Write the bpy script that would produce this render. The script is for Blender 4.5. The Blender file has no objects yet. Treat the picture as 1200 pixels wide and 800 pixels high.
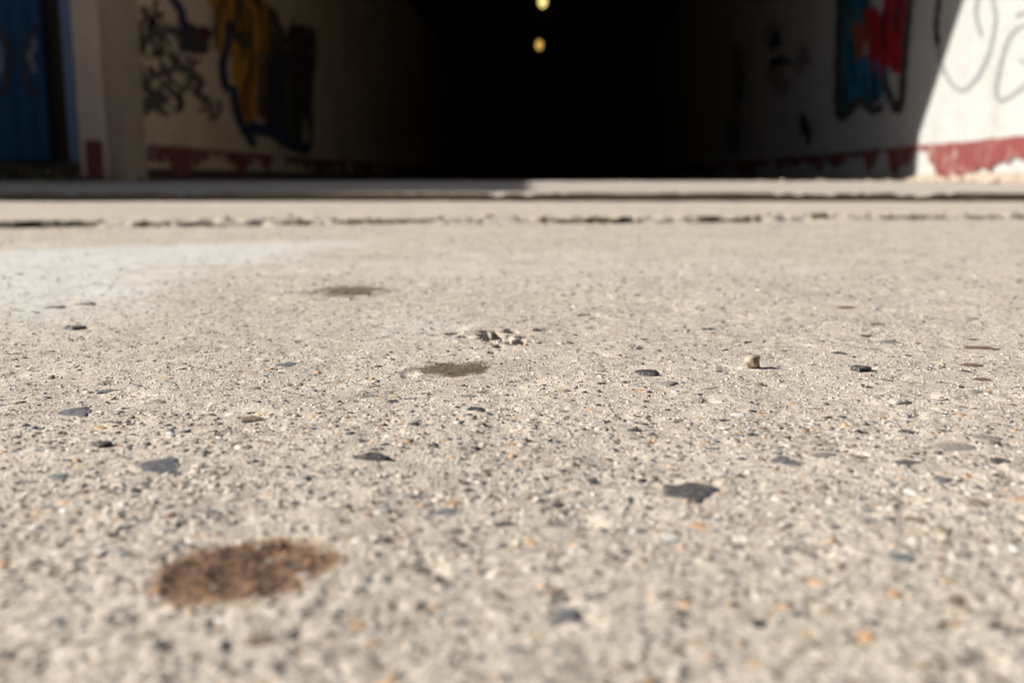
import bpy, bmesh, math, random
import numpy as np
from mathutils import Vector, noise as mnoise

random.seed(7)
rng = np.random.default_rng(11)
scene = bpy.context.scene
C = scene.collection

# ------------------------------------------------------------------ camera
CAM_H = 0.115
PITCH = math.radians(9.25)
YAW = math.radians(2.25)
LENS = 35.0
cam_data = bpy.data.cameras.new('camera')
cam = bpy.data.objects.new('camera', cam_data)
C.objects.link(cam)
cam.location = (0, 0, CAM_H)
cam.rotation_euler = (math.pi/2 - PITCH, 0, YAW)
cam_data.lens = LENS
cam_data.sensor_width = 36.0
cam_data.sensor_fit = 'HORIZONTAL'
cam_data.clip_start = 0.01
cam_data.clip_end = 3000
cam_data.dof.use_dof = True
cam_data.dof.focus_distance = 0.565
cam_data.dof.aperture_fstop = 7.1
scene.camera = cam

# ------------------------------------------------------------------ sky, sun, exposure
SUN_D = Vector((1.0, 0.10, -0.57)).normalized()          # direction the light travels
SUN_EL = math.asin(-SUN_D.z)
SUN_AZ = math.atan2(-SUN_D.x, -SUN_D.y)                   # clockwise from +Y
world = bpy.data.worlds.new('World')
scene.world = world
world.use_nodes = True
wn = world.node_tree.nodes
wn.clear()
sky = wn.new('ShaderNodeTexSky')
sky.sky_type = 'NISHITA'
sky.sun_disc = False
sky.sun_elevation = SUN_EL
sky.sun_rotation = SUN_AZ
bg = wn.new('ShaderNodeBackground')
bg.inputs['Strength'].default_value = 0.05
wo = wn.new('ShaderNodeOutputWorld')
world.node_tree.links.new(sky.outputs['Color'], bg.inputs['Color'])
world.node_tree.links.new(bg.outputs['Background'], wo.inputs['Surface'])

sun_data = bpy.data.lights.new('sun', 'SUN')
sun_data.energy = 5.0
sun_data.angle = math.radians(0.53)
sun_data.color = (1.0, 0.95, 0.885)
sun = bpy.data.objects.new('sun', sun_data)
C.objects.link(sun)
sun.rotation_euler = SUN_D.to_track_quat('-Z', 'Y').to_euler()
sun.location = (-6, -2, 6)

scene.view_settings.view_transform = 'Standard'
scene.view_settings.look = 'None'
scene.view_settings.gamma = 1.0
scene.view_settings.use_curve_mapping = False
scene.view_settings.exposure = 0.80
scene.render.engine = 'CYCLES'
scene.cycles.use_denoising = True
scene.cycles.max_bounces = 8
scene.cycles.diffuse_bounces = 5

# ------------------------------------------------------------------ pixel -> place
FPX = LENS/36.0*1200.0
_f = Vector((-math.sin(YAW)*math.cos(PITCH), math.cos(YAW)*math.cos(PITCH), -math.sin(PITCH)))
_r = Vector((math.cos(YAW), math.sin(YAW), 0))
_u = _r.cross(_f)
EYE = Vector((0, 0, CAM_H))

def ray(px, py):
    return _f + _r*((px-600)/FPX) + _u*((400-py)/FPX)

def on_ground(px, py, z=0.0):
    d = ray(px, py)
    return EYE + d*((z-CAM_H)/d.z)

def on_depth(px, py, Y):
    d = ray(px, py)
    return EYE + d*(Y/d.y)

def on_wall(px, py, X):
    d = ray(px, py)
    return EYE + d*(X/d.x)

# ------------------------------------------------------------------ material helpers
class Mat:
    def __init__(self, name):
        self.m = bpy.data.materials.new(name)
        self.m.use_nodes = True
        self.t = self.m.node_tree
        self.n = self.t.nodes
        self.b = self.n['Principled BSDF']
        self.b.inputs['Roughness'].default_value = 0.9
        self.b.inputs['Specular IOR Level'].default_value = 0.25
        self.pos = self.n.new('ShaderNodeNewGeometry').outputs['Position']
    def link(self, a, b): self.t.links.new(a, b)
    def noise(self, scale, detail=3, rough=0.55, vec=None, out='Fac', dist=0.0):
        k = self.n.new('ShaderNodeTexNoise')
        k.inputs['Scale'].default_value = scale
        k.inputs['Detail'].default_value = detail
        k.inputs['Roughness'].default_value = rough
        k.inputs['Distortion'].default_value = dist
        self.link(vec or self.pos, k.inputs['Vector'])
        return k.outputs[out]
    def voronoi(self, scale, out='Color', feature='F1', vec=None):
        k = self.n.new('ShaderNodeTexVoronoi')
        k.feature = feature
        k.inputs['Scale'].default_value = scale
        self.link(vec or self.pos, k.inputs['Vector'])
        return k.outputs[out]
    def ramp(self, fac, stops, interp='LINEAR'):
        k = self.n.new('ShaderNodeValToRGB')
        k.color_ramp.interpolation = interp
        e = k.color_ramp.elements
        while len(e) < len(stops): e.new(0.5)
        for el, (p, c) in zip(e, stops):
            el.position = p
            el.color = (*c, 1) if isinstance(c, tuple) else (c, c, c, 1)
        self.link(fac, k.inputs['Fac'])
        return k.outputs['Color']
    def mix(self, fac, a, b, mode='MIX'):
        k = self.n.new('ShaderNodeMix')
        k.data_type = 'RGBA'
        k.blend_type = mode
        for sock, v in ((k.inputs[0], fac), (k.inputs[6], a), (k.inputs[7], b)):
            if isinstance(v, (int, float)): sock.default_value = v if sock.type == 'VALUE' else (v, v, v, 1)
            elif isinstance(v, tuple): sock.default_value = (*v, 1)
            else: self.link(v, sock)
        return k.outputs[2]
    def math(self, op, a, b=0.0):
        k = self.n.new('ShaderNodeMath')
        k.operation = op
        for s, v in ((k.inputs[0], a), (k.inputs[1], b)):
            if isinstance(v, (int, float)): s.default_value = v
            else: self.link(v, s)
        return k.outputs[0]
    def attr(self, name, out='Color'):
        k = self.n.new('ShaderNodeAttribute')
        k.attribute_name = name
        return k.outputs[out]
    def channel(self, col, i):
        k = self.n.new('ShaderNodeSeparateColor')
        self.link(col, k.inputs[0])
        return k.outputs[i]
    def color(self, c):
        if isinstance(c, tuple): self.b.inputs['Base Color'].default_value = (*c, 1)
        else: self.link(c, self.b.inputs['Base Color'])
    def bump(self, h, dist, strength=1.0):
        k = self.n.new('ShaderNodeBump')
        k.inputs['Distance'].default_value = dist
        k.inputs['Strength'].default_value = strength
        self.link(h, k.inputs['Height'])
        if self.b.inputs['Normal'].links:
            self.link(self.b.inputs['Normal'].links[0].from_socket, k.inputs['Normal'])
        self.link(k.outputs['Normal'], self.b.inputs['Normal'])

def concrete_colour(M, base=(0.450, 0.392, 0.324)):
    big = M.noise(3.0, 5, 0.65)
    mid = M.noise(14, 4, 0.6)
    col = M.mix(M.ramp(big, [(0.3, 0.0), (0.7, 1.0)]), tuple(c*0.90 for c in base), (base[0]*1.08, base[1]*1.08, base[2]*1.07))
    col = M.mix(1.0, col, M.ramp(mid, [(0.25, 0.82), (0.5, 1.0), (0.75, 1.12)]), 'MULTIPLY')
    # sand grains: every cell its own tone
    g1 = M.voronoi(620)
    g1v = M.channel(g1, 0)
    col = M.mix(1.0, col, M.ramp(g1v, [(0.0, 0.68), (0.10, 0.86), (0.5, 0.98), (0.85, 1.10), (1.0, 1.2)]), 'MULTIPLY')
    g2 = M.voronoi(260)
    g2v = M.channel(g2, 1)
    col = M.mix(1.0, col, M.ramp(g2v, [(0.0, 0.55), (0.05, 0.72), (0.12, 0.95), (0.8, 1.04), (0.97, 1.22)]), 'MULTIPLY')
    g2h = M.channel(g2, 2)
    col = M.mix(M.ramp(g2h, [(0.965, 0.0), (0.975, 0.45)]), col, (0.40, 0.27, 0.16))
    return col, g1, g2

def make_concrete():
    M = Mat('weathered_concrete')
    col, g1, g2 = concrete_colour(M)
    st = M.attr('stain')
    rust, dark, pale = M.channel(st, 0), M.channel(st, 1), M.channel(st, 2)
    # pale cement smear
    col = M.mix(M.math('MULTIPLY', pale, 0.8), col, M.mix(M.noise(60, 3), (0.48, 0.468, 0.435), (0.59, 0.58, 0.55)))
    # damp-looking smooth patches
    col = M.mix(dark, col, M.mix(1.0, col, M.mix(M.noise(150, 4, 0.65), (0.17, 0.14, 0.11), (0.36, 0.31, 0.26)), 'MULTIPLY'))
    # rust
    rn = M.noise(95, 5, 0.68)
    rc = M.ramp(rn, [(0.28, (0.03, 0.018, 0.013)), (0.40, (0.068, 0.041, 0.028)), (0.50, (0.105, 0.062, 0.038)), (0.57, (0.19, 0.11, 0.058)), (0.63, (0.085, 0.06, 0.045)), (0.70, (0.17, 0.15, 0.13))])
    edge = M.ramp(rust, [(0.02, 0.0), (0.25, 0.35), (0.55, 1.0)])
    rc = M.mix(0.5, rc, M.mix(1.0, rc, M.ramp(M.channel(g2, 0), [(0.0, 0.4), (0.7, 1.2), (1.0, 2.2)]), 'MULTIPLY'))
    rim = M.ramp(rust, [(0.45, 1.0), (0.85, 0.0)])
    rc = M.mix(M.math('MULTIPLY', rim, 0.55), rc, (0.33, 0.19, 0.095))
    col = M.mix(edge, col, rc)
    M.color(col)
    M.bump(M.voronoi(620, 'Distance'), 0.0005, 0.8)
    M.bump(M.noise(900, 3, 0.6), 0.0004, 0.8)
    return M.m
MAT_CON = make_concrete()

def make_ground_far():
    M = Mat('plain_concrete')
    col, g1, g2 = concrete_colour(M)
    M.color(col)
    M.bump(M.noise(300, 4, 0.6), 0.001, 0.7)
    return M.m
MAT_GROUND = make_ground_far()

def make_kerb_mat():
    M = Mat('worn_threshold_concrete')
    n = M.noise(6, 5, 0.6)
    col = M.mix(n, (0.36, 0.325, 0.28), (0.45, 0.405, 0.345))
    col = M.mix(1.0, col, M.ramp(M.noise(90, 4, 0.7), [(0.3, 0.75), (0.7, 1.12)]), 'MULTIPLY')
    M.color(col)
    M.bump(M.noise(120, 4, 0.65), 0.004, 0.8)
    return M.m
MAT_KERB = make_kerb_mat()

STONE_COL = {
    'D': ('dark_basalt', (0.040, 0.040, 0.042), (0.075, 0.074, 0.074)),
    'S': ('blue_slate', (0.085, 0.09, 0.098), (0.155, 0.16, 0.17)),
    'G': ('grey_stone', (0.17, 0.155, 0.135), (0.27, 0.245, 0.21)),
    'O': ('orange_stone', (0.40, 0.21, 0.10), (0.54, 0.35, 0.19)),
    'W': ('white_quartz', (0.60, 0.58, 0.54), (0.74, 0.72, 0.68)),
    'R': ('red_brown_stone', (0.115, 0.060, 0.045), (0.19, 0.11, 0.085)),
    'Y': ('yellow_stone', (0.44, 0.33, 0.13), (0.56, 0.45, 0.22)),
    'B': ('brown_stone', (0.13, 0.095, 0.065), (0.25, 0.185, 0.13)),
    'P': ('pale_stone', (0.42, 0.375, 0.31), (0.56, 0.51, 0.44)),
}
def stone_mat(key):
    nm, a, b = STONE_COL[key]
    M = Mat(nm)
    oi = M.n.new('ShaderNodeObjectInfo').outputs['Random']
    col = M.mix(M.noise(380, 4, 0.6), a, b)
    col = M.mix(1.0, col, M.ramp(oi, [(0.0, 0.78), (1.0, 1.25)]), 'MULTIPLY')
    # cement film clinging to the stone
    col = M.mix(M.ramp(M.noise(420, 5, 0.68), [(0.52, 0.0), (0.64, 0.6)]), col, (0.40, 0.36, 0.30))
    M.color(col)
    M.b.inputs['Roughness'].default_value = 0.7
    M.bump(M.noise(420, 5, 0.68), 0.0012, 1.0)
    return M.m
MAT_STONE = {k: stone_mat(k) for k in STONE_COL}

def make_chip_mat():
    M = Mat('mixed_aggregate')
    c = M.attr('tone')
    c = M.mix(1.0, c, M.ramp(M.noise(900, 3, 0.6), [(0.3, 0.8), (0.7, 1.15)]), 'MULTIPLY')
    M.color(c)
    M.b.inputs['Roughness'].default_value = 0.8
    return M.m
MAT_CHIP = make_chip_mat()

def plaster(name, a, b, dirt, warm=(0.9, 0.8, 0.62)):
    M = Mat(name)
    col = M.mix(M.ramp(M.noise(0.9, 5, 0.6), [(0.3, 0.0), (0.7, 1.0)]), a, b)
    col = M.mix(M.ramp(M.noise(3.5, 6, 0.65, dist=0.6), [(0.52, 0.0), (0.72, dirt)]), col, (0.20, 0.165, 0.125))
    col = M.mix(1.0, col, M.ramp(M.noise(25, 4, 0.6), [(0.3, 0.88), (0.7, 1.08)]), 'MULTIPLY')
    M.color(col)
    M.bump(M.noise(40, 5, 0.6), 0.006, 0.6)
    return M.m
MAT_WALL_L = plaster('grimy_cream_plaster', (0.50, 0.375, 0.24), (0.61, 0.475, 0.325), 0.6)
MAT_WALL_R = plaster('whitewashed_plaster', (0.355, 0.352, 0.34), (0.405, 0.402, 0.39), 0.25)
MAT_TUN = plaster('shade_dark_plaster', (0.055, 0.045, 0.035), (0.085, 0.07, 0.055), 0.5)  # dark colour painted in for the unlit depth of the passage
MAT_FACADE = plaster('cream_painted_render', (0.47, 0.385, 0.295), (0.55, 0.465, 0.37), 0.4)
MAT_POST = plaster('tan_painted_post', (0.31, 0.24, 0.17), (0.38, 0.305, 0.225), 0.5)
MAT_BASE = plaster('bare_plaster_base', (0.30, 0.24, 0.18), (0.40, 0.35, 0.29), 0.6)

def paint(name, col, wear=0.25, under=(0.5, 0.43, 0.34), scale=18, rough=0.75):
    M = Mat(name)
    c = M.mix(M.noise(9, 4, 0.6), tuple(x*0.8 for x in col), tuple(min(1, x*1.2) for x in col))
    c = M.mix(M.ramp(M.noise(scale, 5, 0.7), [(0.54, 0.0), (0.66, wear)]), c, under)
    M.color(c)
    M.b.inputs['Roughness'].default_value = rough
    return M.m
MAT_RED = paint('flaking_red_paint', (0.17, 0.045, 0.042), 0.85, (0.32, 0.25, 0.215), 8)
MAT_BLUE = paint('blue_door_paint', (0.010, 0.065, 0.155), 0.35, (0.03, 0.05, 0.08), 6)
MAT_LBLUE = paint('light_blue_frame_paint', (0.13, 0.20, 0.34), 0.4, (0.2, 0.19, 0.19), 10)
MAT_BLACK = paint('black_spray', (0.035, 0.033, 0.034), 0.55, (0.3, 0.25, 0.2), 30)
MAT_TAG = paint('faded_black_spray', (0.075, 0.062, 0.048), 0.6, (0.26, 0.21, 0.16), 26)
MAT_NAVY = paint('navy_spray', (0.022, 0.032, 0.065), 0.3, (0.1, 0.1, 0.12), 20)
MAT_YEL = paint('ochre_spray', (0.46, 0.21, 0.018), 0.6, (0.13, 0.085, 0.02), 7)
MAT_OLI = paint('olive_spray', (0.13, 0.085, 0.018), 0.4, (0.10, 0.09, 0.05), 9)
MAT_SLATEP = paint('slate_spray', (0.045, 0.046, 0.042), 0.4, (0.06, 0.05, 0.04), 9)
MAT_MAROON = paint('maroon_spray', (0.075, 0.022, 0.022), 0.3, (0.05, 0.05, 0.05), 9)
MAT_CRIM = paint('crimson_spray', (0.30, 0.008, 0.016), 0.12, (0.3, 0.05, 0.05), 12)
MAT_AZURE = paint('azure_spray', (0.015, 0.13, 0.24), 0.2, (0.03, 0.25, 0.4), 12)
MAT_TEAL = paint('teal_spray', (0.012, 0.08, 0.10), 0.2, (0.03, 0.2, 0.22), 12)
MAT_RUSTP = paint('rust_orange_spray', (0.24, 0.075, 0.03), 0.3, (0.2, 0.15, 0.1), 12)
MAT_GREYL = paint('thin_grey_spray', (0.22, 0.225, 0.23), 0.5, (0.31, 0.31, 0.30), 30)
MAT_GRIME = paint('grey_grime', (0.20, 0.19, 0.17), 0.9, (0.36, 0.35, 0.325), 11)
MAT_DOORW = paint('pale_blue_spray', (0.16, 0.19, 0.23), 0.6, (0.03, 0.06, 0.1), 20)
MAT_DIRT_SHADE = paint('dark_soil_and_shade', (0.055, 0.042, 0.03), 0.5, (0.10, 0.075, 0.05), 40)  # soil; on the backing behind the door it is painted shade
MAT_JSOIL_SHADE = paint('packed_earth_shade', (0.075, 0.06, 0.04), 0.7, (0.17, 0.135, 0.09), 30)
MAT_RUBBLE = paint('crumbled_plaster', (0.48, 0.38, 0.30), 0.5, (0.60, 0.52, 0.45), 40)
MAT_METAL = paint('grey_metal', (0.12, 0.12, 0.12), 0.2, (0.2, 0.1, 0.05), 20, 0.5)

def leaf_mat(name, a, b):
    M = Mat(name)
    oi = M.n.new('ShaderNodeObjectInfo').outputs['Random']
    M.color(M.mix(M.noise(60, 2), a, b))
    M.b.inputs['Roughness'].default_value = 0.6
    return M.m
MAT_MOSS = leaf_mat('moss_green', (0.085, 0.095, 0.02), (0.20, 0.19, 0.05))
MAT_WEED = leaf_mat('weed_green', (0.035, 0.05, 0.016), (0.10, 0.10, 0.04))
MAT_STRAW = leaf_mat('dry_straw', (0.28, 0.21, 0.10), (0.42, 0.33, 0.18))

def lamp_mat(name, col, s):
    M = Mat(name)
    M.color((0.6, 0.5, 0.35))
    M.b.inputs['Emission Color'].default_value = (*col, 1)
    M.b.inputs['Emission Strength'].default_value = s
    return M.m

# ------------------------------------------------------------------ object helpers
def obj(name, me, mat=None, parent=None, **props):
    o = bpy.data.objects.new(name, me)
    if mat and me is not None and not me.materials: me.materials.append(mat)
    C.objects.link(o)
    if parent: o.parent = parent
    for k, v in props.items(): o[k] = v
    return o

def empty(name, loc=(0, 0, 0), **props):
    o = bpy.data.objects.new(name, None)
    o.empty_display_size = 0.1
    o.location = loc
    C.objects.link(o)
    for k, v in props.items(): o[k] = v
    return o

def box_mesh(name, x0, x1, y0, y1, z0, z1, bevel=0.0, cuts=0, jitter=0.0):
    bm = bmesh.new()
    bmesh.ops.create_cube(bm, size=1.0)
    for v in bm.verts:
        v.co = Vector((x0+(v.co.x+.5)*(x1-x0), y0+(v.co.y+.5)*(y1-y0), z0+(v.co.z+.5)*(z1-z0)))
    if bevel: bmesh.ops.bevel(bm, geom=bm.edges[:], offset=bevel, segments=2, affect='EDGES')
    if cuts:
        bmesh.ops.subdivide_edges(bm, edges=bm.edges[:], cuts=cuts, use_grid_fill=True)
        for v in bm.verts:
            v.co += mnoise.noise_vector(v.co*9)*jitter
    me = bpy.data.meshes.new(name)
    bm.to_mesh(me); bm.free()
    return me

def prism_mesh(name, prof, x0, x1):
    """profile of (y, z) points extruded along x"""
    n = len(prof)
    vs = [(x0, y, z) for y, z in prof] + [(x1, y, z) for y, z in prof]
    fs = [tuple(range(n))[::-1], tuple(range(n, 2*n))]
    fs += [(i, (i+1) % n, n+(i+1) % n, n+i) for i in range(n)]
    me = bpy.data.meshes.new(name)
    me.from_pydata(vs, [], fs)
    bm = bmesh.new(); bm.from_mesh(me)
    bmesh.ops.recalc_face_normals(bm, faces=bm.faces[:])
    bm.to_mesh(me); bm.free()
    return me

def big_mesh(name, co, faces):
    """numpy mesh: co (n,3), faces (m,k) with one k"""
    me = bpy.data.meshes.new(name)
    k = faces.shape[1]
    me.vertices.add(len(co)); me.vertices.foreach_set('co', co.astype(np.float32).ravel())
    me.loops.add(faces.size); me.loops.foreach_set('vertex_index', faces.astype(np.int32).ravel())
    me.polygons.add(len(faces))
    me.polygons.foreach_set('loop_start', np.arange(0, faces.size, k, dtype=np.int32))
    me.polygons.foreach_set('loop_total', np.full(len(faces), k, dtype=np.int32))
    me.update(calc_edges=True)
    return me

# ------------------------------------------------------------------ ground relief (a function of the place)
def _hash(ix, iy, seed):
    h = (ix.astype(np.int64)*374761393 + iy.astype(np.int64)*668265263 + seed*1442695041) & 0xFFFFFFFF
    h = ((h ^ (h >> 13))*1274126177) & 0xFFFFFFFF
    return ((h ^ (h >> 16)) & 0xFFFF).astype(np.float32)/65535.0

def vnoise(x, y, lam, seed):
    """smooth noise, about -1..1"""
    gx, gy = x/lam, y/lam
    ix, iy = np.floor(gx), np.floor(gy)
    fx, fy = (gx-ix), (gy-iy)
    ix = ix.astype(np.int64); iy = iy.astype(np.int64)
    s = np.zeros_like(gx)
    wx = fx*fx*fx*(fx*(fx*6-15)+10); wy = fy*fy*fy*(fy*(fy*6-15)+10)
    for dx in (0, 1):
        for dy in (0, 1):
            a = _hash(ix+dx, iy+dy, seed)*2*np.pi
            g = np.cos(a)*(fx-dx) + np.sin(a)*(fy-dy)
            s += g*(wx if dx else 1-wx)*(wy if dy else 1-wy)
    return s*1.5

def smooth(t):
    t = np.clip(t, 0, 1)
    return t*t*(3-2*t)

JA = on_ground(60, 265); JB = on_ground(1150, 256)
def joint_y(x):
    return JA.y + (JB.y-JA.y)*(x-JA.x)/(JB.x-JA.x) + 0.03*vnoise(x, x*0+3.1, 0.23, 41) + 0.012*vnoise(x, x*0+1.7, 0.05, 42)
STEP = 0.016

def pit(px, py, wpx, hpx, depth):
    c = on_ground(px, py); l = on_ground(px-wpx/2, py); r = on_ground(px+wpx/2, py)
    t = on_ground(px, py-hpx/2); b = on_ground(px, py+hpx/2)
    return (c.x, (t.y+b.y)/2, (r.x-l.x)/2, (t.y-b.y)/2, depth)
PITS = [pit(578, 394, 32, 9, .012), pit(607, 401, 26, 7, .011), pit(585, 406, 12, 6, .008), pit(594, 397, 16, 5, .007), pit(570, 398, 9, 4, .005), pit(614, 395, 16, 3, .004), pit(600, 388, 16, 3, .004), pit(638, 387, 20, 2.5, .003), pit(545, 396, 16, 2.5, .003),
        pit(531, 392, 14, 3, .004), pit(578, 414, 9, 3, .002)]
def patch(px0, px1, py0, py1):
    c = on_ground((px0+px1)/2, (py0+py1)/2)
    l = on_ground(px0, (py0+py1)/2); r = on_ground(px1, (py0+py1)/2)
    t = on_ground((px0+px1)/2, py0); b = on_ground((px0+px1)/2, py1)
    return ((l.x+r.x)/2, (t.y+b.y)/2, (r.x-l.x)/2, (t.y-b.y)/2)
RUST = patch(180, 390, 634, 715)
DARK1 = patch(486, 582, 424, 441)
DARK2 = patch(366, 450, 334, 348)

def blob(x, y, P, lam, amp, seed, tilt=0.0):
    dx, dy = x-P[0], y-P[1]
    q = np.sqrt((dx/P[2])**2 + ((dy-tilt*dx)/P[3])**2)
    q = q + amp*vnoise(x, y, lam, seed) + amp*0.6*vnoise(x, y, lam*0.4, seed+1) + amp*0.6*vnoise(x, y, lam*0.13, seed+2)
    return 1.0 - smooth((q-0.66)/0.56)

def stains(x, y):
    r = blob(x, y, RUST, RUST[2]*0.5, 0.15, 61, 0.10)
    d = blob(x, y, DARK1, DARK1[2]*0.5, 0.34, 71)
    d = np.maximum(d, 0.9*blob(x, y, DARK2, DARK2[2]*0.5, 0.45, 75))
    # pale smear, towards the joint on the left
    a = on_ground(-60, 312); b = on_ground(330, 288)
    ux, uy = b.x-a.x, b.y-a.y
    t = ((x-a.x)*ux+(y-a.y)*uy)/(ux*ux+uy*uy)
    yc = a.y+uy*t
    w = np.interp(t, [-1.2, 0, 0.5, 1.1, 1.6], [0.5, 0.34, 0.22, 0.10, 0.01])
    q = np.abs(y-yc)/w + 0.45*vnoise(x, y, 0.3, 81) + 0.3*vnoise(x, y, 0.08, 82)
    p = (1-smooth((q-0.4)/0.7))*smooth((1.5-t)/0.5)
    c2 = on_ground(505, 382)
    q2 = np.sqrt(((x-c2.x)/0.055)**2+((y-c2.y)/0.05)**2)+0.5*vnoise(x, y, 0.03, 85)
    p = np.maximum(p, 0.4*(1-smooth((q2-0.5)/0.7)))
    c3 = on_ground(470, 312)
    q3 = np.sqrt(((x-c3.x)/0.5)**2+((y-c3.y)/0.3)**2)+0.8*vnoise(x, y, 0.2, 86)
    p = np.maximum(p, 0.25*(1-smooth((q3-0.4)/0.7)))
    return np.stack([r, d, p, np.ones_like(r)], 1)

def relief(x, y, fine=True):
    far = np.abs(y)
    cell = 0.0021*np.maximum(far, 0.15)
    def lod(lam): return np.clip((lam/cell-1.6)/1.6, 0, 1)
    h = 0.0022*vnoise(x, y, 0.62, 1) + 0.0013*vnoise(x, y, 0.15, 2)
    h += 0.0008*vnoise(x, y, 0.042, 3)*lod(0.042) + 0.0005*vnoise(x, y, 0.014, 4)*lod(0.014)
    rough = 0.65 + 0.5*vnoise(x, y, 0.09, 9)
    rough = np.clip(rough, 0.3, 1.2)
    h += rough*(0.00040*vnoise(x, y, 0.0062, 5)*lod(0.0062) + 0.00026*vnoise(x, y, 0.0031, 6)*lod(0.0031))
    # small pits
    p = vnoise(x, y, 0.0075, 7)
    h -= lod(0.0075)*rough*0.0042*np.clip(p-0.50, 0, 1)
    p = vnoise(x, y, 0.024, 8)
    h -= lod(0.024)*0.006*np.clip(p-0.55, 0, 1)
    for (cx, cy, a, b, dep) in PITS:
        m = (np.abs(x-cx) < a*2.2) & (np.abs(y-cy) < b*2.2)
        if m.any():
            q = np.sqrt(((x[m]-cx)/a)**2+((y[m]-cy)/b)**2)
            q = q + np.clip(q-0.15, 0, 1)*(0.55*vnoise(x[m], y[m], 0.006, 21)+0.4*vnoise(x[m], y[m], 0.0028, 23))
            h[m] -= dep*(1-smooth((q-0.84)/0.14))
            pass
    # scar running through the broken spot: the far side stands a little proud
    a = on_ground(530, 392); b = on_ground(665, 384)
    t = (x-a.x)/(b.x-a.x)
    yl = a.y+(b.y-a.y)*t + 0.006*vnoise(x, x*0+.5, 0.02, 22)
    m = smooth(t/0.2)*smooth((1-t)/0.25)
    h += 0.0016*m*smooth((y-yl)/0.003)*(1-smooth((y-yl-0.03)/0.05))
    # rust patch: sunken flakes
    s = blob(x, y, RUST, RUST[2]*0.5, 0.15, 61, 0.10)
    h -= s*(0.0003+0.0007*vnoise(x, y, 0.008, 31))
    s = blob(x, y, DARK1, DARK1[2]*0.5, 0.34, 71)
    h = h*(1-s*0.75) + s*0.75*(-0.0004)
    return h

def joint_shape(x, y):
    """the slab beyond the joint stands a little higher; its edge is broken or silted up"""
    d = y-joint_y(x)
    silt = smooth(0.55+1.3*vnoise(x, x*0+9.3, 0.62, 43)+0.6*vnoise(x, x*0+2.2, 0.11, 44)+0.5*vnoise(x, x*0+3.2, 0.035, 45))
    xl = on_ground(95, 260).x
    silt = silt*(1-0.98*np.exp(-((x-xl)/0.16)**4))
    w = 0.008+0.26*silt
    h = STEP*smooth((d+w*0.5)/w) + 0.002*vnoise(x, y, 0.05, 46)*np.exp(-(d/0.12)**2)
    gully = np.exp(-((d+0.03)/0.03)**2)
    return h - 0.016*gully*(1-silt*0.95)

def ground_z(x, y):
    x = np.asarray(x, dtype=np.float64); y = np.asarray(y, dtype=np.float64)
    return relief(x, y) + joint_shape(x, y)

# ------------------------------------------------------------------ concrete apron and the slab beyond the joint
Y_KERB = 4.55
def log_rows(a, b, d):
    n = max(2, int(math.log(b/a)/d))
    return list(np.exp(np.linspace(math.log(a), math.log(b), n, endpoint=False)))
rows = (log_rows(0.165, 0.36, .0036) + log_rows(0.36, 0.86, .0020) + log_rows(0.86, 2.4, .0045) +
        log_rows(2.4, 3.05, .0022) + log_rows(3.05, Y_KERB+0.10, .006) + [Y_KERB+0.115])
rows = np.array(rows)
us = np.linspace(-0.74, 0.70, 655)
XX = rows[:, None]*us[None, :]
YY = np.repeat(rows[:, None], len(us), 1)
xs, ys = XX.ravel(), YY.ravel()
zs = ground_z(xs, ys)
st = stains(xs, ys)
nR, nU = XX.shape
idx = np.arange(nR*nU).reshape(nR, nU)
quads = np.stack([idx[:-1, :-1], idx[:-1, 1:], idx[1:, 1:], idx[1:, :-1]], -1).reshape(-1, 4)
qx = xs[quads].mean(1); qy = ys[quads].mean(1)
q_st = st[quads].mean(1)
beyond = qy > joint_y(qx)
is_rust = q_st[:, 0] > 0.5
is_dark = (q_st[:, 1] > 0.5) & ~is_rust
allco = np.stack([xs, ys, zs], 1)

def ground_piece(name, sel, parent=None, **props):
    f = quads[sel]
    used, inv = np.unique(f, return_inverse=True)
    me = big_mesh(name, allco[used], inv.reshape(-1, 4))
    a = me.attributes.new('stain', 'FLOAT_COLOR', 'POINT')
    a.data.foreach_set('color', st[used].astype(np.float32).ravel())
    me.shade_smooth()
    return obj(name, me, MAT_CON, parent, **props)

_d = qy-joint_y(qx)
_k = 0.46+1.2*vnoise(qx, qx*0+21.0, 0.30, 47)+0.9*vnoise(qx, qx*0+22.0, 0.07, 48)+0.7*vnoise(qx, qx*0+23.0, 0.025, 49)+0.6*np.exp(-((qx-on_ground(95, 260).x)/0.12)**2)
_sil = np.clip(_k, 0, 1.4)
is_soil_shade = (_d < 0.010) & (_d > -0.075*_sil) & (_sil > 0.62)  # earth in the joint; its colour also paints shade onto the step face
slab = ground_piece('concrete_slab', beyond & ~is_soil_shade, kind='structure',
                    label='paler concrete slab beyond the broken joint, up to the kerb')
apron = ground_piece('concrete_pavement', ~beyond & ~is_rust & ~is_dark & ~is_soil_shade, kind='structure',
                     label='weathered sandy concrete pavement studded with small stones in the foreground')
_sf = quads[is_soil_shade]
_us, _inv = np.unique(_sf, return_inverse=True)
_me = big_mesh('joint_soil_shade', allco[_us], _inv.reshape(-1, 4)); _me.shade_smooth()
obj('joint_soil_shade', _me, MAT_JSOIL_SHADE, slab, kind='stuff', label='dark earth in the broken joint, coloured to deepen the shade on its step')
ground_piece('rust_stain', ~beyond & is_rust, apron, label='oval rust brown stain sunk into the near concrete')
near_d2 = (qy > (DARK2[1]-DARK2[3]*1.6))
ground_piece('damp_stain', ~beyond & is_dark & ~near_d2, apron, label='flat grey brown stain in the middle of the concrete')
ground_piece('damp_stain', ~beyond & is_dark & near_d2, apron, label='small brown stain further back on the concrete')

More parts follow.
